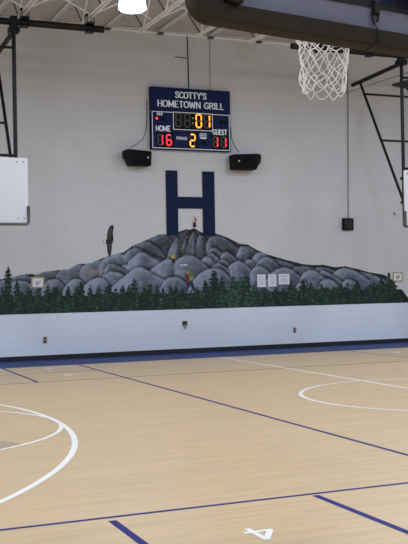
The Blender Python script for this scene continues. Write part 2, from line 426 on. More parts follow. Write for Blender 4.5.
# near goal, seen from behind
M['frame_grey'] = mat('backboard_frame', (118, 118, 134), .6, .0, spec=.2, noise=.10, nscale=5)
M['back_panel'] = mat('navy_back_panel', (18, 20, 42), .6, spec=.2)
t = thing('basketball_goal', 'near goal seen from behind, dark padded bottom edge and white net at top right', 'basketball hoop', (-5.0, -6.04, 2.965), (0, math.radians(3.0), math.radians(2.0)))
bm = B(); box(bm, -.96, .96, -.005, .03, .06, 1.10)
obj('backboard', bm, M['back_panel'], t)
bm = B(); box(bm, -.96, .96, -.045, -.006, .07, .23, .006); box(bm, -.90, -.80, -.045, -.006, .23, 1.1, .004); box(bm, .80, .90, -.045, -.006, .23, 1.1, .004); box(bm, -.8, .8, -.045, -.006, 1.02, 1.1)
obj('back_frame', bm, M['frame_grey'], t)
# wrap-around edge padding: a sweep of a rounded channel section along the bottom with turned-up corners
bm = B(); Rc = .085; path = [(-.975, .42), (-.975, .12)] + [(-.975+Rc*(1-math.cos(a)), .12-Rc*math.sin(a)) for a in np.linspace(.15, PI/2, 8)]
path = path + [(-x, z) for x, z in path[::-1]]
sec = [(-.055, -.085), (.030, -.085), (.045, -.07), (.050, -.03), (.050, .03), (.035, .055), (-.05, .055), (-.055, .035)]
q = []
for i, (x, z) in enumerate(path):
    a = Vector(path[max(i-1, 0)]); b = Vector(path[min(i+1, len(path)-1)]); d = (b-a).normalized(); n = Vector((d.y, -d.x)); n = -n
    if n.dot(Vector((x, z-.6))) < 0: n = -n
    q.append([bm.verts.new((x+n.x*k, yy, z+n.y*k)) for k, yy in sec])
for A, Bq in zip(q, q[1:]):
    for k in range(8): bm.faces.new((A[k], A[(k+1) % 8], Bq[(k+1) % 8], Bq[k]))
bm.faces.new(q[0]); bm.faces.new(q[-1][::-1])
obj('edge_padding', bm, M['pad'], t)
np_ = [(.228, .0), (.185, -.07), (.156, -.13), (.150, -.19), (.148, -.245), (.145, -.30), (.142, -.355), (.138, -.40)]
rim_set(t, .46, .235, 1, 5, np_, .135)
for dx, z0, z1 in ((-.80, .16, .40),):
    b = B(); box(b, -.90, -.78, -.12, -.046, .12, .25, .01); box(b, -.83, -.745, -.14, -.046, .085, .25, .012)
    obj('corner_clamp', b, M['black_steel'], t)
b = B()
for z in (.1,):
    pts = [(.16+.022*math.cos(a), -.062, .185+.055*math.sin(a)) for a in np.linspace(0, 2*PI, 20)[:-1]]
    tube(b, pts, .007, 6, closed=True)
box(b, .14, .18, -.085, -.047, .18, .26, .005)
tube(b, [(.16, -.066, .13), (.155, -.10, .08), (.16, -.10, .0), (.09, -.08, -.045)], .007, 6)
obj('hook', b, M['black_steel'], t)
b = B(); box(b, -.90, .90, -.060, -.046, .225, .25)
obj('back_rail', b, M['black_steel'], t)
for s in (-1, 1):
    pipe('mast', [(s*.45, -.16, .28), (s*.45, -.16, 3.25)], .04, t)
    b = B(); box(b, s*.45-.06, s*.45+.06, -.17, -.046, .30, .40); obj('board_bracket', b, M['black_steel'], t)
pipe('crossbar', [(-.45, -.16, 1.3), (.45, -.16, 1.3)], .03, t)
pipe('ceiling_beam', [(-2.4, -.16, 3.25), (2.4, -.16, 3.25)], .06, t)

# ------------------------------------------------------------------ lettering from strokes
GL = {  # unit box strokes, x 0..w, y 0..1
 'S': (.62, [[(.56,.80),(.48,.95),(.30,1),(.12,.95),(.05,.78),(.12,.62),(.32,.52),(.50,.40),(.57,.24),(.48,.06),(.30,0),(.12,.05),(.04,.20)]]),
 'C': (.72, [[(.68,.80),(.58,.95),(.40,1),(.18,.92),(.05,.68),(.05,.32),(.18,.08),(.40,0),(.58,.05),(.68,.20)]]),
 'O': (.80, [[(.40,1),(.16,.92),(.04,.68),(.04,.32),(.16,.08),(.40,0),(.64,.08),(.76,.32),(.76,.68),(.64,.92),(.40,1)]]),
 'T': (.68, [[(.02,1),(.66,1)],[(.34,1),(.34,0)]]),
 'Y': (.70, [[(.03,1),(.35,.5)],[(.67,1),(.35,.5)],[(.35,.5),(.35,0)]]),
 "'": (.20, [[(.10,1),(.10,.75)]]),
 'H': (.76, [[(.08,0),(.08,1)],[(.68,0),(.68,1)],[(.08,.5),(.68,.5)]]),
 'M': (.92, [[(.08,0),(.08,1)],[(.08,1),(.46,.15)],[(.46,.15),(.84,1)],[(.84,1),(.84,0)]]),
 'E': (.64, [[(.08,0),(.08,1)],[(.08,1),(.58,1)],[(.08,.5),(.48,.5)],[(.08,0),(.60,0)]]),
 'W': (1.0, [[(.03,1),(.27,0)],[(.27,0),(.50,.85)],[(.50,.85),(.73,0)],[(.73,0),(.97,1)]]),
 'N': (.78, [[(.08,0),(.08,1)],[(.08,1),(.70,0)],[(.70,0),(.70,1)]]),
 'G': (.78, [[(.70,.80),(.60,.95),(.40,1),(.18,.92),(.05,.68),(.05,.32),(.18,.08),(.40,0),(.60,.04),(.70,.14),(.70,.42),(.48,.42)]]),
 'R': (.70, [[(.08,0),(.08,1),(.42,1),(.60,.88),(.60,.64),(.42,.52),(.08,.52)],[(.36,.52),(.66,0)]]),
 'I': (.22, [[(.11,0),(.11,1)]]),
 'L': (.60, [[(.08,1),(.08,0),(.56,0)]]),
 'U': (.74, [[(.08,1),(.08,.25),(.20,.04),(.37,0),(.54,.04),(.66,.25),(.66,1)]]),
 'P': (.64, [[(.08,0),(.08,1),(.42,1),(.58,.88),(.58,.62),(.42,.50),(.08,.50)]]),
 'D': (.72, [[(.08,0),(.08,1),(.36,1),(.60,.85),(.66,.5),(.60,.15),(.36,0),(.08,0)]]),
 ' ': (.40, []), }
def lettering(bm, s, cx, z, h, w_total, y, thick=.14, serif=False):
    tw = sum(GL[c][0]+.12 for c in s)-.12; k = w_total/tw; x = cx-w_total/2; lay = 0
    for c in s:
        wdt, strokes = GL[c]
        for st in strokes:
            for a, b in zip(st, st[1:]):
                A = Vector((x+a[0]*k, z+a[1]*h)); Bv = Vector((x+b[0]*k, z+b[1]*h)); d = (Bv-A)
                if d.length < 1e-6: continue
                d.normalize(); th = thick*h*(.62+.5*abs(d.y)) if serif else thick*h
                n = Vector((-d.y, d.x))*th/2; e = d*th*.3
                yy = y-.00003*(lay % 7); lay += 1
                bm.faces.new([bm.verts.new((p.x, yy, p.y)) for p in (A-e-n, Bv+e-n, Bv+e+n, A-e+n)])
        if serif:
            ends = {'H': [(.08,0),(.08,1),(.68,0),(.68,1)], 'T': [(.34,0)], 'Y': [(.03,1),(.67,1),(.35,0)], 'M': [(.08,0),(.84,0),(.08,1),(.84,1)], 'I': [(.11,0),(.11,1)],
                    'N': [(.08,0),(.08,1),(.70,1)], 'L': [(.08,1),(.08,0)], 'R': [(.08,0),(.08,1),(.66,0)], 'W': [(.03,1),(.5,.9),(.97,1)], 'E': [(.08,0),(.08,1)]}.get(c, [])
            for ex, ez in ends:
                X, Z_ = x+ex*k, z+ez*h; yy = y-.00025
                bm.faces.new([bm.verts.new((px, yy, pz)) for px, pz in ((X-.13*h, Z_-.035*h), (X+.13*h, Z_-.035*h), (X+.13*h, Z_+.035*h), (X-.13*h, Z_+.035*h))])
            if c == 'T':
                for ex in (.04, .64):
                    X = x+ex*k; yy = y-.00025
                    bm.faces.new([bm.verts.new((px, yy, pz)) for px, pz in ((X-.03*h, z+.80*h), (X+.03*h, z+.80*h), (X+.03*h, z+1.0*h), (X-.03*h, z+1.0*h))])
        x += (wdt+.12)*k
    return bm
SEG = {'0': 'abcdef', '1': 'bc', '2': 'abged', '6': 'acdefg', '8': 'abcdefg', '': ''}
def seven(bm_on, bm_off, ch, x, z, w, h, y, t):
    P = {'a': ((0,1),(1,1)), 'b': ((1,1),(1,.5)), 'c': ((1,.5),(1,0)), 'd': ((0,0),(1,0)), 'e': ((0,.5),(0,0)), 'f': ((0,1),(0,.5)), 'g': ((0,.5),(1,.5))}
    for k, (a, b) in P.items():
        A = Vector((x+a[0]*w, z+a[1]*h)); Bv = Vector((x+b[0]*w, z+b[1]*h)); d = (Bv-A).normalized(); n = Vector((-d.y, d.x))*t/2
        A = A+d*t*.30; Bv = Bv-d*t*.30; e = d*t*.35
        pts = (A-e*.6, A+e-n, Bv-e-n, Bv+e*.6, Bv-e+n, A+e+n)
        bm = bm_on if k in SEG[ch] else bm_off
        yy = y if bm is bm_on else y+.0005
        bm.faces.new([bm.verts.new((p.x, yy, p.y)) for p in pts])

# ------------------------------------------------------------------ scoreboard
SD = .12
fy = YW-SD
xl, zt = wall_pt(149.5, 110, fy); xr, _ = wall_pt(229.5, 113, fy); _, zb = wall_pt(190, 150.3, fy); _, ztop = wall_pt(190, 88.7, fy); _, zm = wall_pt(190, 112, fy)
xl, _ = wall_pt(151.0, 115, fy); xr, _ = wall_pt(230.3, 115, fy)
W = xr-xl
M['navy_panel'] = mat('navy_panel', (24, 34, 76), .6, spec=.1)
M['sign_white'] = mat('sign_white', (225, 228, 235), .5)
M['display_black'] = mat('display_black', (10, 10, 12), .6, spec=.1)
M['off_segment'] = mat('unlit_segment', (50, 48, 48), .5)
M['red_led'] = mat('red_led', (120, 10, 20), .4, emit=(255, 30, 50), estr=1.6)
M['amber_led'] = mat('amber_led', (160, 90, 10), .4, emit=(255, 160, 30), estr=1.7)
def SX(px): return xl + (px-149.8)/(229.8-149.8)*W          # measured along the board
cs = wall_pt(190, 110, fy)[1]; ppm = 45.9
def SZ(row):                                               # rows of the detail survey (4.08 per px), along the board centre
    return zm - ((row-122.5)/4.075)/ppm*1.0
def SXr(c): return SX(140+c/4.08)
t = thing('sponsor_sign', 'navy sponsor sign above the scoreboard with white serif lettering', 'sign', (0, YW, zm))
bm = B(); box(bm, xl, xr, -SD, -.001, .006, ztop-zm, .005)
obj('panel', bm, M['navy_panel'], t)
hh = .13
bm = B(); lettering(bm, "SCOTTY'S", SXr(203), (ztop-zm)*.58, hh, (338-68)/4.08/ppm*.505*1.0, -SD-.001, .20, True)
obj('lettering', bm, M['sign_white'], t)
bm = B(); lettering(bm, 'HOMETOWN GRILL', SXr(203), (ztop-zm)*.18, hh, 1.56, -SD-.001, .20, True)
obj('lettering', bm, M['sign_white'], t)

t = thing('scoreboard', 'lit electronic scoreboard with navy face and white outline on the wall', 'scoreboard', (0, YW, zb))
H = zm-zb
bm = B(); box(bm, xl, xr, -SD, -.001, 0, H-.002, .005); obj('cabinet', bm, M['navy_panel'], t)
def frame(bm, x0, x1, z0, z1, w, y):
    for a in ((x0, x1, z0, z0+w), (x0, x1, z1-w, z1), (x0, x0+w, z0+w, z1-w), (x1-w, x1, z0+w, z1-w)):
        box(bm, a[0], a[1], y, y+.002, a[2], a[3])
bm = B(); frame(bm, xl+.02, xr-.02, .02, H-.02, .016, -SD-.003); obj('outline', bm, M['sign_white'], t)
def z(frac): return H*frac
def digit(ch, x, z0, w, h, tk, led, parent):
    on, off = B(), B(); seven(on, off, ch, x, z0, w, h, -SD-.004, tk)
    if len(on.faces): obj('lit_digit', on, led, parent)
    else: on.free()
    if len(off.faces): obj('unlit_digit', off, M['off_segment'], parent)
    else: off.free()
# clock window
cx0, cx1, cz0, cz1 = xl+W*.27, xl+W*.77, H*.52, H*.985
bm = B(); frame(bm, cx0, cx1, cz0, cz1, .016, -SD-.0045); obj('outline', bm, M['sign_white'], t)
ck = obj('clock_display', box(B(), cx0+.016, cx1-.016, -SD-.003, -SD-.0005, cz0+.016, cz1-.016), M['display_black'], t)
on, off, off2 = B(), B(), B(); dw, dh = .12, .28; zz = cz0+.075
wdx = cx1-cx0
for ch, fx in (('', .07), ('', .29), ('0', .58), ('1', .79)):
    digit(ch, cx0+wdx*fx, zz, dw, dh, .036, M['amber_led'], ck)
for dz in (.07, .18): box(off2, cx0+wdx*.485, cx0+wdx*.485+.022, -SD-.0045, -SD-.0035, zz+dz, zz+dz+.028)
obj('colon', off2, M['sign_white'], ck)
def window(name, x0, x1, z0, z1, digs, led, t_=.032):
    o = obj(name, box(B(), x0, x1, -SD-.003, -SD-.0005, z0, z1), M['display_black'], t)
    n = len(digs); cw = (x1-x0)/n
    for i, ch in enumerate(digs): digit(ch, x0+cw*i+cw*.18, z0+.045, cw*.52, z1-z0-.09, t_, led, o)
window('home_score', xl+W*.06, xl+W*.275, H*.06, H*.43, '16', M['red_led'])
window('guest_score', xl+W*.755, xl+W*.965, H*.06, H*.43, '11', M['red_led'])
window('period_display', xl+W*.46, xl+W*.575, H*.05, H*.47, '2', M['amber_led'], .036)
bm = B(); lettering(bm, 'HOME', xl+W*.145, H*.475, .105, .33, -SD-.002, .21); obj('lettering', bm, M['sign_white'], t)
bm = B(); lettering(bm, 'GUEST', xl+W*.86, H*.445, .105, .34, -SD-.002, .21); obj('lettering', bm, M['sign_white'], t)
bm = B(); lettering(bm, 'PERIOD', xl+W*.375, H*.27, .055, .25, -SD-.002, .2); obj('lettering', bm, M['sign_white'], t)
bm = B()
for i in range(3): box(bm, xl+W*.60, xl+W*.69, -SD-.002, -SD, H*(.33+.05*i), H*(.355+.05*i))
box(bm, xl+W*.61, xl+W*.68, -SD-.003, -SD, H*.31, H*.335)
obj('maker_badge', bm, M['sign_white'], t)
bm = B(); bmesh.ops.create_cone(bm, segments=24, radius1=.055, radius2=.055, depth=.006, cap_ends=True, matrix=Matrix.Translation((xl+W*.65, -SD-.002, H*.2)) @ Matrix.Rotation(PI/2, 4, 'X'))
obj('horn', bm, M['display_black'], t)
for i, (fx, fz) in enumerate(((.055, .73), (.125, .73), (.86, .72), (.92, .72))):
    o = obj('bonus_light', box(B(), xl+W*fx, xl+W*(fx+.045), -SD-.003, -SD, H*fz, H*(fz+.10)), M['display_black'], t)
bm = B(); bmesh.ops.create_cone(bm, segments=16, radius1=.03, radius2=.03, depth=.004, cap_ends=True, matrix=Matrix.Translation((xl+W*.07, -SD-.005, H*.79)) @ Matrix.Rotation(PI/2, 4, 'X'))
obj('possession_light', bm, M['red_led'], t)
bm = B()
for fx in (.075, .10, .125): box(bm, xl+W*fx, xl+W*(fx+.012), -SD-.003, -SD, H*.87, H*.95)
box(bm, xl+W*.07, xl+W*.145, -SD-.0035, -SD, H*.90, H*.915)
obj('small_lettering', bm, M['sign_white'], t)

# ------------------------------------------------------------------ loudspeakers
def speaker(px0, py0, px1, py1, label, left):
    yy = YW-.30
    x0, z1 = wall_pt(px0, py0, yy); x1, z0 = wall_pt(px1, py1, yy)
    t = thing('loudspeaker', label, 'speaker', ((x0+x1)/2, YW, (z0+z1)/2), (0, 0, 0), 'wall speakers beside the scoreboard')
    w2, h2 = (x1-x0)/2, (z1-z0)/2; sg = 1 if left else -1
    bm = B()    # cabinet: outer end cut back at the bottom, wedge shaped in plan
    pts = [(-w2*sg*.98, h2*.85), (-w2*sg*.98, h2*.25), (-w2*sg*.62, -h2*.98), (w2*sg*.95, -h2*1.0), (w2*sg, h2*.8), (-w2*sg*.8, h2)]
    if sg < 0: pts = pts[::-1]
    prism(bm, [(p[0], p[1]) for p in pts], -.30, -.06)
    bmesh.ops.bevel(bm, geom=list(bm.edges), offset=.008, segments=2, affect='EDGES')
    cab = obj('cabinet', bm, M['black_plastic'], t)
    g = B(); pts = [(-w2*sg*.50, h2*.82), (-w2*sg*.50, -h2*.86), (w2*sg*.90, -h2*.86), (w2*sg*.93, h2*.72)]
    if sg < 0: pts = pts[::-1]
    prism(g, pts, -.312, -.300); obj('grille', g, M['display_black'], t)
    lg = B(); bmesh.ops.create_cone(lg, segments=14, radius1=.022, radius2=.022, depth=.006, cap_ends=True, matrix=Matrix.Translation((w2*.70*sg if left else w2*-.62, -.315, h2*-.0)) @ Matrix.Rotation(PI/2, 4, 'X'))
    obj('badge', lg, mat('badge_gold', (190, 175, 110), .4), t)
    br = B(); box(br, -.05, .05, -.06, -.001, -.07, .07); box(br, *sorted((-w2*sg*1.04, -w2*sg*.90)), -.22, -.16, -.02, .06)
    tube(br, [(-w2*sg*.98, -.19, .02), (-w2*sg*.98, -.03, .02), (0, -.03, .0)], .012, 6)
    obj('wall_bracket', br, M['black_steel'], t)
    return t
speaker(125.3, 148.6, 152, 165.8, 'black wedge loudspeaker left of the scoreboard', True)
speaker(233.2, 152.6, 261.8, 170, 'black wedge loudspeaker right of the scoreboard', False)
def wcable(pts, r, name, label, m=None, off=.012):
    P3 = [(wall_pt(px, py)[0], YW-off, wall_pt(px, py)[1]) for px, py in pts]
    return tag(obj(name, tube(B(), P3, r, 6), m or M['black_plastic']), label, 'cable')
wcable([(146.6, 100), (146.6, 118), (146, 130), (143, 139), (136, 144.5), (131, 147)], .006, 'speaker_cable', 'thin black cable drooping from scoreboard to left loudspeaker')
wcable([(230.5, 128), (231.5, 139), (235, 147), (239, 152)], .006, 'speaker_cable', 'thin black cable running from scoreboard to right loudspeaker')
wcable([(187, 36.5), (187.8, 60), (188.6, 88.5)], .011, 'conduit', 'thin vertical black conduit from roof down to the scoreboard')
wcable([(175, 56.8), (181, 57.6), (187, 58.2)], .007, 'conduit_branch', 'short horizontal black wire beside the vertical conduit above scoreboard')
wcable([(347.5, 48), (347.7, 130), (348, 219)], .0075, 'conduit', 'long thin vertical black conduit above the small black wall box')
# light wall streak conduits painted white
def painted_conduit(pts, label):
    P3 = [(wall_pt(px, py)[0], YW-.012, wall_pt(px, py)[1]) for px, py in pts]
    tag(obj('conduit', tube(B(), P3, .011, 8), mat('conduit_paint', (176, 172, 168), .6)), label, 'conduit')
painted_conduit([(209.5, 41), (210, 90)], 'wall-coloured conduit from roof to the right part of sponsor sign')

x0, z1 = wall_pt(343, 219, YW-.06); x1, z0 = wall_pt(353.6, 229.4, YW-.06)
t = thing('wall_speaker_box', 'small square black box on the wall right of centre at the conduit end', 'speaker', ((x0+x1)/2, YW, (z0+z1)/2))
w2 = (x1-x0)/2
obj('housing', box(B(), -w2, w2, -.07, -.001, -w2, w2, .008), M['black_plastic'], t)
bm = B()
for i in range(6): box(bm, -w2*.7, w2*.7, -.074, -.07, -w2*.66+i*w2*.24, -w2*.66+i*w2*.24+.012)
obj('grille', bm, mat('grille_grey', (62, 62, 62), .5), t)
x, z_ = wall_pt(394, 214)
bm = B(); tube(bm, [(x-.02, -.0, .0), (x-.02, -.05, 0), (x-.02, -.05, -.05), (x+.02, -.05, -.05)], .01, 6)
for v in bm.verts: v.co += Vector((0, YW, z_+.03))
tag(obj('wall_hook', bm, M['black_steel']), 'tiny dark hook on the wall beside the right backboard', 'hook')

# outlets
def outlet(px, py, w, h, label, m, big=False):
    x, z_ = wall_pt(px, py); t = thing('wall_outlet', label, 'outlet', (x, YW, z_), (0, 0, 0))
    obj('cover_plate', box(B(), -w/2, w/2, -.012, -.001, -h/2, h/2, .003), m, t)
    bm = B()
    for s in (-1, 1): box(bm, -w*.22, w*.22, -.016, -.012, s*h*.24-h*.13, s*h*.24+h*.13, .002)
    obj('socket', bm, M['black_plastic'] if not big else M['display_black'], t)
    return t
M['plate'] = mat('outlet_plate', (150, 140, 125), .4, .4)
outlet(45, 340, .085, .135, 'small beige outlet low on the wall at left', M['plate'])
outlet(294.5, 330, .075, .12, 'small beige outlet low on the wall at right', M['plate'])
t = outlet(184.7, 323.3, .12, .10, 'dark double outlet box low on the wall below the hiker', mat('dark_plate', (70, 62, 58), .5), True)
bm = B(); box(bm, -.03, .03, -.03, -.012, -.11, -.03, .004); obj('plug', bm, M['plate'], t)

# signs and papers
def paper(px0, py0, px1, py1, name, label, kind):
    x0, z1 = wall_pt(px0, py0); x1, z0 = wall_pt(px1, py1)
    grp = 'white notices taped on the mural' if kind == 'sheet' else 'yellow-edged signs on the mural'
    t = thing(name, label, 'sign', ((x0+x1)/2, YW, (z0+z1)/2), (0, 0, 0), grp)
    w2, h2 = (x1-x0)/2, (z1-z0)/2
    obj('sheet', box(B(), -w2, w2, -.013, -.0105, -h2, h2), M['sign_sheet'], t)
    bm = B(); rnd = random.Random(int(px0))
    if kind == 'sheet':
        n = 6
        for i in range(n):
            zz = h2*.72-i*h2*1.5/n; ww = w2*rnd.uniform(.5, .8)
            box(bm, -ww, ww, -.0145, -.013, zz-.005, zz+.005)
        obj('print', bm, mat('grey_print', (150, 152, 158), .7), t)
    else:
        frame(bm, -w2, w2, -h2, h2, .028, -.018); obj('border', bm, M['yellow'], t)
        bm = B()
        pts = [(-.5, -.1), (-.2, .35), (.1, .2), (.45, .4), (.5, .0), (.2, -.2), (.25, -.45), (-.1, -.35), (-.35, -.45)]
        prism(bm, [(a*w2*.9, b*h2*1.1) for a, b in pts], -.0145, -.013); obj('print', bm, mat('grey_mark', (170, 172, 176) if px0 < 100 else (150, 150, 150), .7), t)
    return t
M['sign_sheet'] = mat('white_sheet', (214, 216, 222), .6)
M['yellow'] = mat('yellow_border', (158, 142, 88), .6)
paper(31, 277, 44.3, 288, 'framed_sign', 'small yellow-edged sign on the left end of the mural', 'framed')
paper(392.5, 272.3, 402.5, 281.5, 'framed_sign', 'small yellow-edged sign at the right tip of the mural', 'framed')
paper(257, 274.5, 265.5, 287, 'paper_notice', 'tall white paper notice, left one of three on mural', 'sheet')
paper(267.8, 274.5, 276.3, 286.5, 'paper_notice', 'white paper notice, middle one of three on mural', 'sheet')
paper(278.3, 274, 289.3, 284.3, 'paper_notice', 'wide white paper notice, right one of three on mural', 'sheet')

# ------------------------------------------------------------------ mural
mural = thing('wall_mural', 'painted mountain mural with pine trees, hikers and eagle across the wall', 'mural', (0, YW, .955))
def project(X, Z, Y=YW):
    dx, dy, dz = X-CAM.x, Y-CAM.y, Z-CAM.z
    a = dx*RIGHT.x+dy*RIGHT.y+dz*RIGHT.z; b = dx*FWD.x+dy*FWD.y+dz*FWD.z; c = dx*UP.x+dy*UP.y+dz*UP.z
    return 204+FPX*a/b, 272-FPX*c/b
def hashn(ix, iy, s=0):
    v = np.sin(ix*127.1+iy*311.7+s*74.7)*43758.5453; return v-np.floor(v)
def vnoise(x, y, s=0):
    ix, iy = np.floor(x), np.floor(y); fx, fy = x-ix, y-iy; fx = fx*fx*(3-2*fx); fy = fy*fy*(3-2*fy)
    return (hashn(ix, iy, s)*(1-fx)+hashn(ix+1, iy, s)*fx)*(1-fy)+(hashn(ix, iy+1, s)*(1-fx)+hashn(ix+1, iy+1, s)*fx)*fy
def fbm(x, y, s=0, o=4):
    t_, a, tot = 0, 1, 0
    for i in range(o): t_ = t_+a*vnoise(x*2**i, y*2**i, s+i); tot += a; a *= .55
    return t_/tot
SIL = [(-30,284),(0,279),(10,277.6),(19,275),(25.7,274),(38,274),(44.6,271.5),(56.6,270),(68.6,269),(77,264),(90,263),(103,257.7),(111.5,255),(123.5,252),(132,245.7),(141,242),(150,238),(158.6,234.3),
       (166.5,234),(178,231.6),(186,229),(190,229.5),(194,227.6),(197,229.5),(201.8,232),(208,234.5),(215.5,233),(227,237),(240,243.6),(248,244.3),(257,249.7),(269,254.6),(284,259),(303.5,264),
       (314.6,265),(323,264.4),(335,267),(344.8,265.9),(356.7,268.5),(369.6,272),(384.7,274.5),(395,282),(402,290)]
SU, SV = np.array([p[0] for p in SIL]), np.array([p[1] for p in SIL])
GX0, GX1 = -4.75, 5.75; GZ0, GZ1 = .955, 2.78; ST = .0105
gx = np.arange(GX0, GX1, ST); gz = np.arange(GZ0, GZ1, ST)
XX, ZZ = np.meshgrid(gx, gz); UU, VV = project(XX, ZZ)
def L3(c): return np.array(lin(c))
# mountain colours
mcol = np.zeros(XX.shape+(3,)); top = np.interp(UU, SU, SV)
lightc, midc, darkc = L3((140, 150, 168)), L3((84, 90, 103)), L3((27, 27, 31))
depth = VV-top
rad = np.arctan2(UU-193, np.maximum(VV-222, 1)); dist = np.hypot(UU-193, VV-222)
streak = fbm(rad*7+3, dist*.035, 5, 4)
base = .40+.35*(streak-.5)*2+.12*(fbm(UU*.12, VV*.2, 9)-.5)
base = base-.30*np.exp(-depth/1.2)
shade = base.copy()
# crest lines of the painted rocks, back to front, with a brightness offset each
CREST = [
 (-.06, [(-30,288),(0,281),(7,278),(15,276),(21,274.2),(27,275),(33,278),(38,286)]),
 (-.12, [(30,284),(34,275),(44,272),(50,270.2),(57,270),(62,271.5),(66,275),(72,278.5),(78,284)]),
 (0, [(56,276),(60,270),(70,266),(77,264),(83,264.5),(89,267),(94,270),(100,272),(108,278)]),
 (.0, [(80,270),(84,264.5),(92,261),(101,259.5),(107,261),(114,264.5),(120,268.5),(126,272),(132,278)]),
 (.02, [(99,266),(103,258.4),(112,254.5),(119,253),(128,255),(134,258),(141,261),(148,266)]),
 (-.10, [(144,246),(148,238.5),(157,235),(166,234.6),(172,240),(176,250)]),
 (-.06, [(130,252),(134,244.3),(142,240.8),(149,241.5),(156,246),(161,250),(166,258)]),
 (-.02, [(123,256),(129,249.5),(135,247.5),(141,249),(148,253),(154,256.5),(161,258.5),(168,262)]),
 (-.10, [(166,262),(169,250),(174,240),(178,236),(183,246),(186,256)]),
 (-.10, [(180,258),(183,242),(187,234),(190,240),(196,256)]),
 (-.06, [(186,256),(188,240),(194,230),(199,240),(206,258),(208,266)]),
 (-.12, [(196,246),(198,236),(203,234),(210,246),(218,262)]),
 (-.10, [(206,246),(209,237),(216,235),(225,237.5),(233,244),(243,251),(252,257),(258,264)]),
 (-.02, [(236,256),(240,246),(248,245.5),(258,252),(266,258)]),
 (.02, [(205,258),(210,248),(215,246.8),(220,251),(226,259),(230,266)]),
 (.02, [(218,262),(222,253),(227,251),(232,254),(238,260),(242,268)]),
 (.04, [(203,262),(207,254),(212,252.5),(218,257),(222,262),(224,268)]),
 (.08, [(250,262),(254,255),(259,251.5),(265,252.6),(273,258),(279,264)]),
 (-.02, [(262,262),(268,256.5),(280,259.5),(292,264),(303,270),(312,276)]),
 (-.02, [(290,272),(296,266),(306,265.6),(316,268),(326,273),(334,280)]),
 (0, [(312,272),(318,266.5),(328,267.5),(338,272),(348,278)]),
 (.0, [(355,276),(360,271),(372,274),(384,279),(392,284)]),
 (.10, [(330,280),(334,272),(340,268.4),(345,267),(352,269),(360,273),(370,280)]),
 (.06, [(243,268),(245,261),(249,258.5),(253,260),(257,266),(260,272)]),
 (.05, [(254,270),(257,262),(262,257.5),(267,256.6),(273,258.5),(278,264),(282,271)]),
 (.04, [(314,280),(318,273),(323,269.5),(329,272),(336,277),(344,282),(350,288)]),
 (.08, [(118,270),(121,266),(125,264),(129,264.5),(133,267),(137,272)]),
 (.10, [(126,268),(128,262),(134,256.5),(140,251.5),(144,252),(150,256),(158,260),(166,266)]),
 (-.04, [(104,270),(108,263),(114,263.4),(120,266),(126,270),(132,274)]),
 (.10, [(198,266),(200,261),(204,257),(208,256),(213,259),(215,264),(217,270)]),
 (.0, [(216,264),(219,260),(224,259),(229,262),(232,268)]),
 (.08, [(224,276),(226,270),(231,264),(238,260.5),(243,262),(249,267),(254,272),(258,280)]),
 (.06, [(250,274),(253,268),(258,265),(263,266.4),(268,270),(273,276)]),
 (.06, [(172,272),(175,262),(180,257),(186,254.5),(193,255),(199,259),(205,264),(211,269),(218,276)]),
 (.10, [(147,276),(150,270),(158,264),(165,259.5),(170,258),(173,261),(174,266),(175,274)]),
 (.02, [(208,274),(211,268),(214,264),(219,262.8),(225,265.5),(230,272)]),
 (.06, [(266,280),(270,274),(276,269),(284,267),(292,269),(298,274),(304,280),(310,288)]),
 (.06, [(298,286),(300,278),(304,271.5),(310,269.3),(317,271),(323,276),(331,281),(338,290)]),
 (.08, [(98,284),(101,277.5),(104,274),(111,271),(117,271.5),(124,274),(130,282)]),
 (.10, [(106,294),(111,288),(118,281),(126,275),(132,269.5),(137,266.8),(143,267),(148,270),(156,275),(165,279.5),(176,288)]),
 (.04, [(160,290),(163,281),(168,277.5),(176,276),(184,280),(190,290)]),
 (.06, [(188,290),(193,280),(200,273),(208,268.5),(215,267.5),(222,269),(229,276),(238,290)]),
 (.06, [(40,292),(44,285),(48,280),(54,278),(59,279),(64,285),(68,294)]),
 (.10, [(62,292),(66,285),(70,280.5),(76,278),(82,279.5),(88,290)]),
 (.12, [(80,294),(84,286),(88,282),(94,278),(99,277),(105,279),(112,288)]),
 (.06, [(294,290),(298,283),(301,280.4),(306,280.4),(310,288)]),
 (.08, [(318,290),(320,282),(325,278),(331,279),(337,283),(342,292)]),
 (.08, [(340,288),(343,281.5),(348,278.6),(354,280),(360,288)]),
 (.04, [(2,290),(8,283),(16,280),(26,281),(36,286),(42,294)]),
]
for k, (br, pl) in enumerate(CREST):
    pu = np.array([p[0] for p in pl], float); pv = np.array([p[1] for p in pl], float)
    ins = (UU > pu[0]) & (UU < pu[-1])
    vt = np.interp(UU, pu, pv)
    vt = (vt+np.interp(UU-1.2, pu, pv)+np.interp(UU+1.2, pu, pv))/3+.9*(fbm(UU*.30, VV*0+k, k, 3)-.5)
    slope = np.clip((np.interp(UU+2, pu, pv)-np.interp(UU-2, pu, pv))/4, -1.2, 1.2)
    Hh = max(pv[0], pv[-1])-pv.min()
    tt = VV-vt; m = ins & (tt > 0)
    sh = .66+br-.24*np.clip(tt/(Hh*1.0+4), 0, 1)-.17*slope+.30*(fbm(UU*.22+k, VV*.28, k)-.5)+.14*(vnoise(UU*1.1, VV*1.3, k+7)-.5)
    sh = sh+.10*np.exp(-((tt-2.2)/1.6)**2)
    if pv.min() < 249: sh = sh+.45*(streak-.5)
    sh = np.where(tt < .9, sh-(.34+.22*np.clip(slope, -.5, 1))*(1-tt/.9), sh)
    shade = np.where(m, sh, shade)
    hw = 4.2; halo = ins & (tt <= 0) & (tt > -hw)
    shade = np.where(halo, shade-(.36+.18*np.clip(slope, -1, 1))*np.clip(1+tt/hw, 0, 1)**1.7, shade)
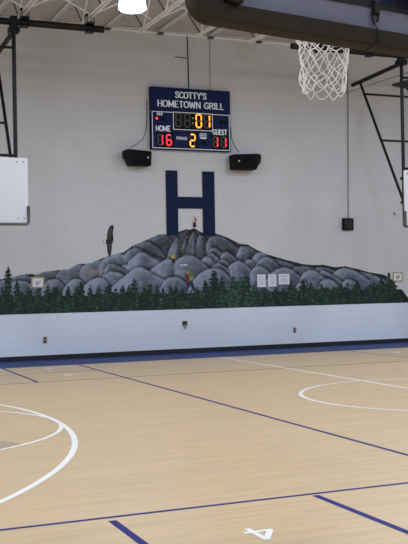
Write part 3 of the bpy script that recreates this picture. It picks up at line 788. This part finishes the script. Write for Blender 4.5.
shade = shade-.03-.17*np.exp(-(dist/32)**2)-.10*np.exp(-((UU-166)/12)**2-((VV-244)/8)**2)-.13*np.exp(-((UU-330)/60)**2-((VV-262)/9)**2)-.12*np.exp(-((UU-135)/30)**2-((VV-246)/8)**2)+.16*(fbm(UU*.07, VV*.12, 91)-.5)
shade = np.clip(.47+(shade-.47)*1.3, 0, 1)
k1 = np.clip(shade*2, 0, 1)[..., None]; k2 = np.clip(shade*2-1, 0, 1)[..., None]
mcol = darkc*(1-k1)+midc*k1; mcol = mcol*(1-k2)+lightc*k2
for (u0, v0, ru, rv, c, s) in ((66, 274, 22, 3.5, (84, 66, 62), .55), (93, 272, 12, 2.2, (150, 132, 108), .8), (186, 252, 6, 6, (40, 38, 36), .4), (178, 240, 10, 7, (60, 46, 46), .4)):
    g = np.exp(-((UU-u0)/ru)**2-((VV-v0)/rv)**2)*s*np.clip(fbm(UU*.35, VV*.6, 33)*1.8-.2, 0, 1); mcol = mcol*(1-g[..., None])+L3(c)*g[..., None]
mmask = (depth > 0)
# forest
rndt = random.Random(21)
fcol = np.zeros_like(mcol); fmask = np.zeros(UU.shape, bool)
bot_u = [(-30, 318), (0, 315), (408, 303)]
def ground(u): return 315-(u/408)*12.0
peaks = [(8,266.5,1),(17,279,.8),(28,285,.8),(48,283,.8),(57,284,.8),(81,280.5,1),(90,285,.8),(109,283,1),(134,277,1),(150,283,1),(163,287,.9),(176,284,.8),(205,279,1),(214,269.5,1.2),(222,277,1),(233,276,1.3),(246,270.5,1),(240,277,1),
         (303,278.5,1),(311,282,.8),(357,279,1),(381,276,1),(388.6,272,1.1),(393,279,1.2),(370,282,1),(340,283,1),(322,284,1),(291,281,1),(277,287,1),(264,288,.9),(197,286,.8),(123,285,.8),(68,287,.8),(39,289,.8)]
back = [(u, v, s) for u, v, s in peaks]
u = -20
while u < 396:
    back.append((u, 288.5-u*.012+rndt.uniform(-3, 3.5), rndt.uniform(.8, 1.2))); u += rndt.uniform(5, 9)
for row, (dv, st) in enumerate(((5.5, 7), (11, 7.5), (16.5, 8))):
    u = -20+rndt.uniform(0, 4)
    while u < 402-row*0:
        back.append((u, 288.5+dv-u*.018+rndt.uniform(-2, 2.5), rndt.uniform(.9, 1.35))); u += rndt.uniform(st*.7, st*1.4)
back = [b for b in back if not (b[0] > 394 and b[1] < 284+(b[0]-394)*1.3)]
back.sort(key=lambda b: b[1])
leaf_d, leaf_m, leaf_l = L3((8, 20, 18)), L3((27, 56, 44)), L3((70, 106, 82))
for i, (tu, tv, s) in enumerate(back):
    colsel = np.nonzero((UU[0] > tu-16) & (UU[0] < tu+16))[0]
    if not len(colsel): continue
    sl = slice(colsel[0], colsel[-1]+1)
    U, V = UU[:, sl], VV[:, sl]
    du = U-tu; dv = V-tv
    tier = (dv/4.2+hashn(i, 3.0)+.25*vnoise(U*.5, V*.1, i)) % 1.0
    wdt = np.where(dv > 0, s*(.5+np.minimum(np.power(np.maximum(dv, 0), .72)*.78, 4.6)*(.50+.62*tier)), -1)
    edge = (vnoise(U*1.2+i*7, V*1.2, i)-.5)*2.8
    ins = (dv > 0) & (np.abs(du) < wdt+edge) & (V < ground(U))
    n1 = .55*vnoise(U*.8+i*3, V*.9, i+50)+.5*vnoise(U*1.9+i*3, V*2.1, i+90); n2 = fbm(U*.3, V*.3, 77)
    tone = rndt.uniform(.65, 1.1) + (.40 if 226 < tu < 262 else 0)
    lf = np.clip((n1*1.0+.30*n2-.34*tier-.17+.12*np.clip(-du/4, -1, 1))*1.4*tone-dv*.012, 0, 1)
    lf = lf*np.clip(.45+(wdt+edge-np.abs(du))/2.2, .45, 1)
    a = np.clip(lf*2, 0, 1)[..., None]; b2 = np.clip(lf*2-1, 0, 1)[..., None]
    c = (leaf_d*(1-a)+leaf_m*a)*(1-b2)+leaf_l*b2
    fcol[:, sl] = np.where(ins[..., None], c, fcol[:, sl]); fmask[:, sl] |= ins
under = (VV > 297-UU*.02) & (UU < 398+(VV-284)*.75); 
fcol = np.where((under & ~fmask)[..., None], leaf_d, fcol); fmask |= under
fmask &= (VV < ground(UU)+2)
def paint_mat(name):
    m = bpy.data.materials.new(name); m.use_nodes = True; nt = m.node_tree; b = nt.nodes['Principled BSDF']
    at = nt.nodes.new('ShaderNodeAttribute'); at.attribute_name = 'paint'; nt.links.new(at.outputs['Color'], b.inputs['Base Color'])
    b.inputs['Roughness'].default_value = .6; b.inputs['Specular IOR Level'].default_value = .3
    return m
M['paint'] = paint_mat('mural_paint')
def grid_mesh(name, mask, col, off, parent):
    ny, nx = mask.shape; cell = mask[:-1, :-1] | mask[1:, 1:]; cell = mask[:-1, :-1] & mask[1:, 1:] & mask[1:, :-1] & mask[:-1, 1:]
    use = np.zeros(mask.shape, bool); use[:-1, :-1] |= cell; use[1:, 1:] |= cell; use[1:, :-1] |= cell; use[:-1, 1:] |= cell
    idx = -np.ones(mask.shape, int); n = use.sum(); idx[use] = np.arange(n)
    co = np.stack([XX[use], np.full(n, -off), ZZ[use]-.955], 1)
    j, i = np.nonzero(cell); q = np.stack([idx[j, i], idx[j, i+1], idx[j+1, i+1], idx[j+1, i]], 1)
    me = bpy.data.meshes.new(name); me.vertices.add(n); me.vertices.foreach_set('co', co.ravel().astype(np.float32))
    me.loops.add(q.size); me.loops.foreach_set('vertex_index', q.ravel().astype(np.int32))
    me.polygons.add(len(q)); me.polygons.foreach_set('loop_start', (np.arange(len(q))*4).astype(np.int32))
    me.update(calc_edges=True)
    at = me.color_attributes.new('paint', 'FLOAT_COLOR', 'POINT')
    cc = np.ones((n, 4), np.float32); cc[:, :3] = col[use]; at.data.foreach_set('color', cc.ravel())
    me.materials.append(M['paint']); o = bpy.data.objects.new(name, me); COL.objects.link(o); o.parent = parent
    return o
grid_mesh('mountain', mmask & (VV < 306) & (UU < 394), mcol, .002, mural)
grid_mesh('pine_forest', fmask, fcol, .005, mural)

def flat(name, polys, parent, off):
    """painted figure: list of (srgb colour, pixel outline) -> one mesh with a colour per face"""
    bm = B(); lay = bm.loops.layers.float_color.new('paint')
    for k, (c, pts) in enumerate(polys):
        vs = []
        for px, py in pts:
            X, Z = wall_pt(px, py); vs.append(bm.verts.new((X-parent.location.x, -off-.0006*k, Z-parent.location.z)))
        f = bm.faces.new(vs)
        for l in f.loops: l[lay] = (*lin(c), 1)
    bmesh.ops.triangulate(bm, faces=bm.faces)
    return obj(name, bm, M['paint'], parent)
def ell(cx, cy, rx, ry, n=10): return [(cx+rx*math.cos(2*PI*k/n), cy-ry*math.sin(2*PI*k/n)) for k in range(n)]
dk = (34, 28, 32)
flat('eagle', [(dk, [(108.4,255.4),(107.4,251),(107.1,246),(107.0,243.6),(105.6,243),(105.6,240),(107.0,239.4),(107.0,235),(108.0,230),(109.6,226.4),(111.8,224.9),(113.6,226.0),(113.5,229),(112.6,233),(111.8,237),(111.9,239.6),(113.4,240.6),(113.4,242.6),(111.7,243.4),(111.7,247),(111.5,251),(110.8,254.4),(109.5,257)]),
   ((120,116,118), [(103.2,239.2),(105.8,240.1),(105.8,242.9),(103.2,243.8)]), ((214,216,222), [(103.6,240),(105.6,240.6),(105.6,242.4),(103.6,243)]), ((210,210,212), ell(113.5, 241.6, 1.1, .9)), ((120,96,60), [(114.3,241.2),(116,241.6),(114.3,242)]),
   ((70, 58, 58), [(109, 228), (112.4, 227.4), (111, 236), (109, 240), (108.2, 236)]), ((66, 56, 56), [(108.4, 244), (110.6, 244), (110.4, 252), (109.2, 255)])], mural, .008)
def climber(name, pu, pv, s, head, body, legs, extra=None):
    ps = [(legs, [(pu-1.5*s,pv+6*s),(pu-.6*s,pv+6.2*s),(pu+.2*s,pv+2.5*s),(pu+1.6*s,pv+5.8*s),(pu+2.6*s,pv+5.6*s),(pu+1.5*s,pv),(pu-1.0*s,pv)]),
          (body, [(pu-1.4*s,pv+.6*s),(pu+1.6*s,pv+.6*s),(pu+1.6*s,pv-3*s),(pu+.4*s,pv-3.8*s),(pu-1.2*s,pv-3*s),(pu-2.8*s,pv-.8*s),(pu-2.2*s,pv-.4*s)]), (head, ell(pu, pv-4.6*s, 1.1*s, 1.1*s))]
    if extra: ps += extra
    return flat(name, ps, mural, .010)
climber('climber', 187, 240, .72, (130, 116, 52), (44, 40, 42), (50, 48, 56))
climber('climber', 181, 252.3, .78, (126, 118, 50), (60, 62, 40), (36, 34, 40))
climber('climber', 173, 258, .8, (140, 130, 58), (150, 140, 60), (52, 46, 50), [((170,160,70), ell(172.6, 256.5, 2.0, 2.4))])
climber('climber', 194, 221.5, .95, (190, 150, 130), (200, 190, 185), (60, 60, 75), [((176, 40, 46), [(194.4,217.8),(196.4,218.6),(196.2,221.6),(194.4,222)])])
flat('hiker', [((40, 44, 74), [(185.5,291),(187.2,291),(189.5,284.5),(193.5,291.5),(196,291.5),(192.5,281.5),(187.5,281.5)]),
   ((96, 42, 42), [(186.2,282.5),(191,282.5),(190.5,275),(187.2,274),(185.4,277)]), ((96, 42, 42), [(185,273.2),(186.4,272.6),(187.4,276),(186,277)]),
   ((92, 104, 62), [(188.6,281),(193.4,280),(193.8,274),(191.6,272.2),(188.4,273.2)]), ((120, 140, 70), [(189.4,280.4),(192.6,279.6),(192.8,276.6),(189.4,277)]),
   ((128, 120, 84), ell(187.6, 271.6, 1.9, 1.5)), ((176, 130, 110), ell(187.2, 273, 1.2, 1.2))], mural, .010)
flat('small_lettering', [((176, 178, 186), [(180, 264.2), (183, 264.2), (183, 266), (180, 266)]), ((196, 198, 204), [(183.4, 264.3), (187, 264.3), (187, 266), (183.4, 266)])], mural, .008)

# ------------------------------------------------------------------ the big letter
t = thing('letter_sign', 'tall navy block letter H painted above the mountain summit', 'letter', (0, YW, 2.5))
def WX(px, py): a = wall_pt(px, py); return a[0], a[1]-2.5
x0 = WX(165.8, 200)[0]; x1 = WX(177.6, 200)[0]; x2 = WX(202.4, 200)[0]; x3 = WX(214.4, 200)[0]
zt_ = WX(172, 170.6)[1]; zt2 = WX(208, 171.5)[1]; zl = WX(172, 235.4)[1]; zr = WX(208, 235.2)[1]; c1 = WX(190, 197)[1]; c0 = WX(190, 208.6)[1]
bm = B(); prism(bm, [(x0, zl), (x1, zl), (x1, c0), (x2, c0), (x2, zr), (x3, zr), (x3, zt_), (x2, zt_), (x2, c1), (x1, c1), (x1, zt_), (x0, zt_)], -.02, -.011)
obj('letter_face', bm, M['blue'], t)
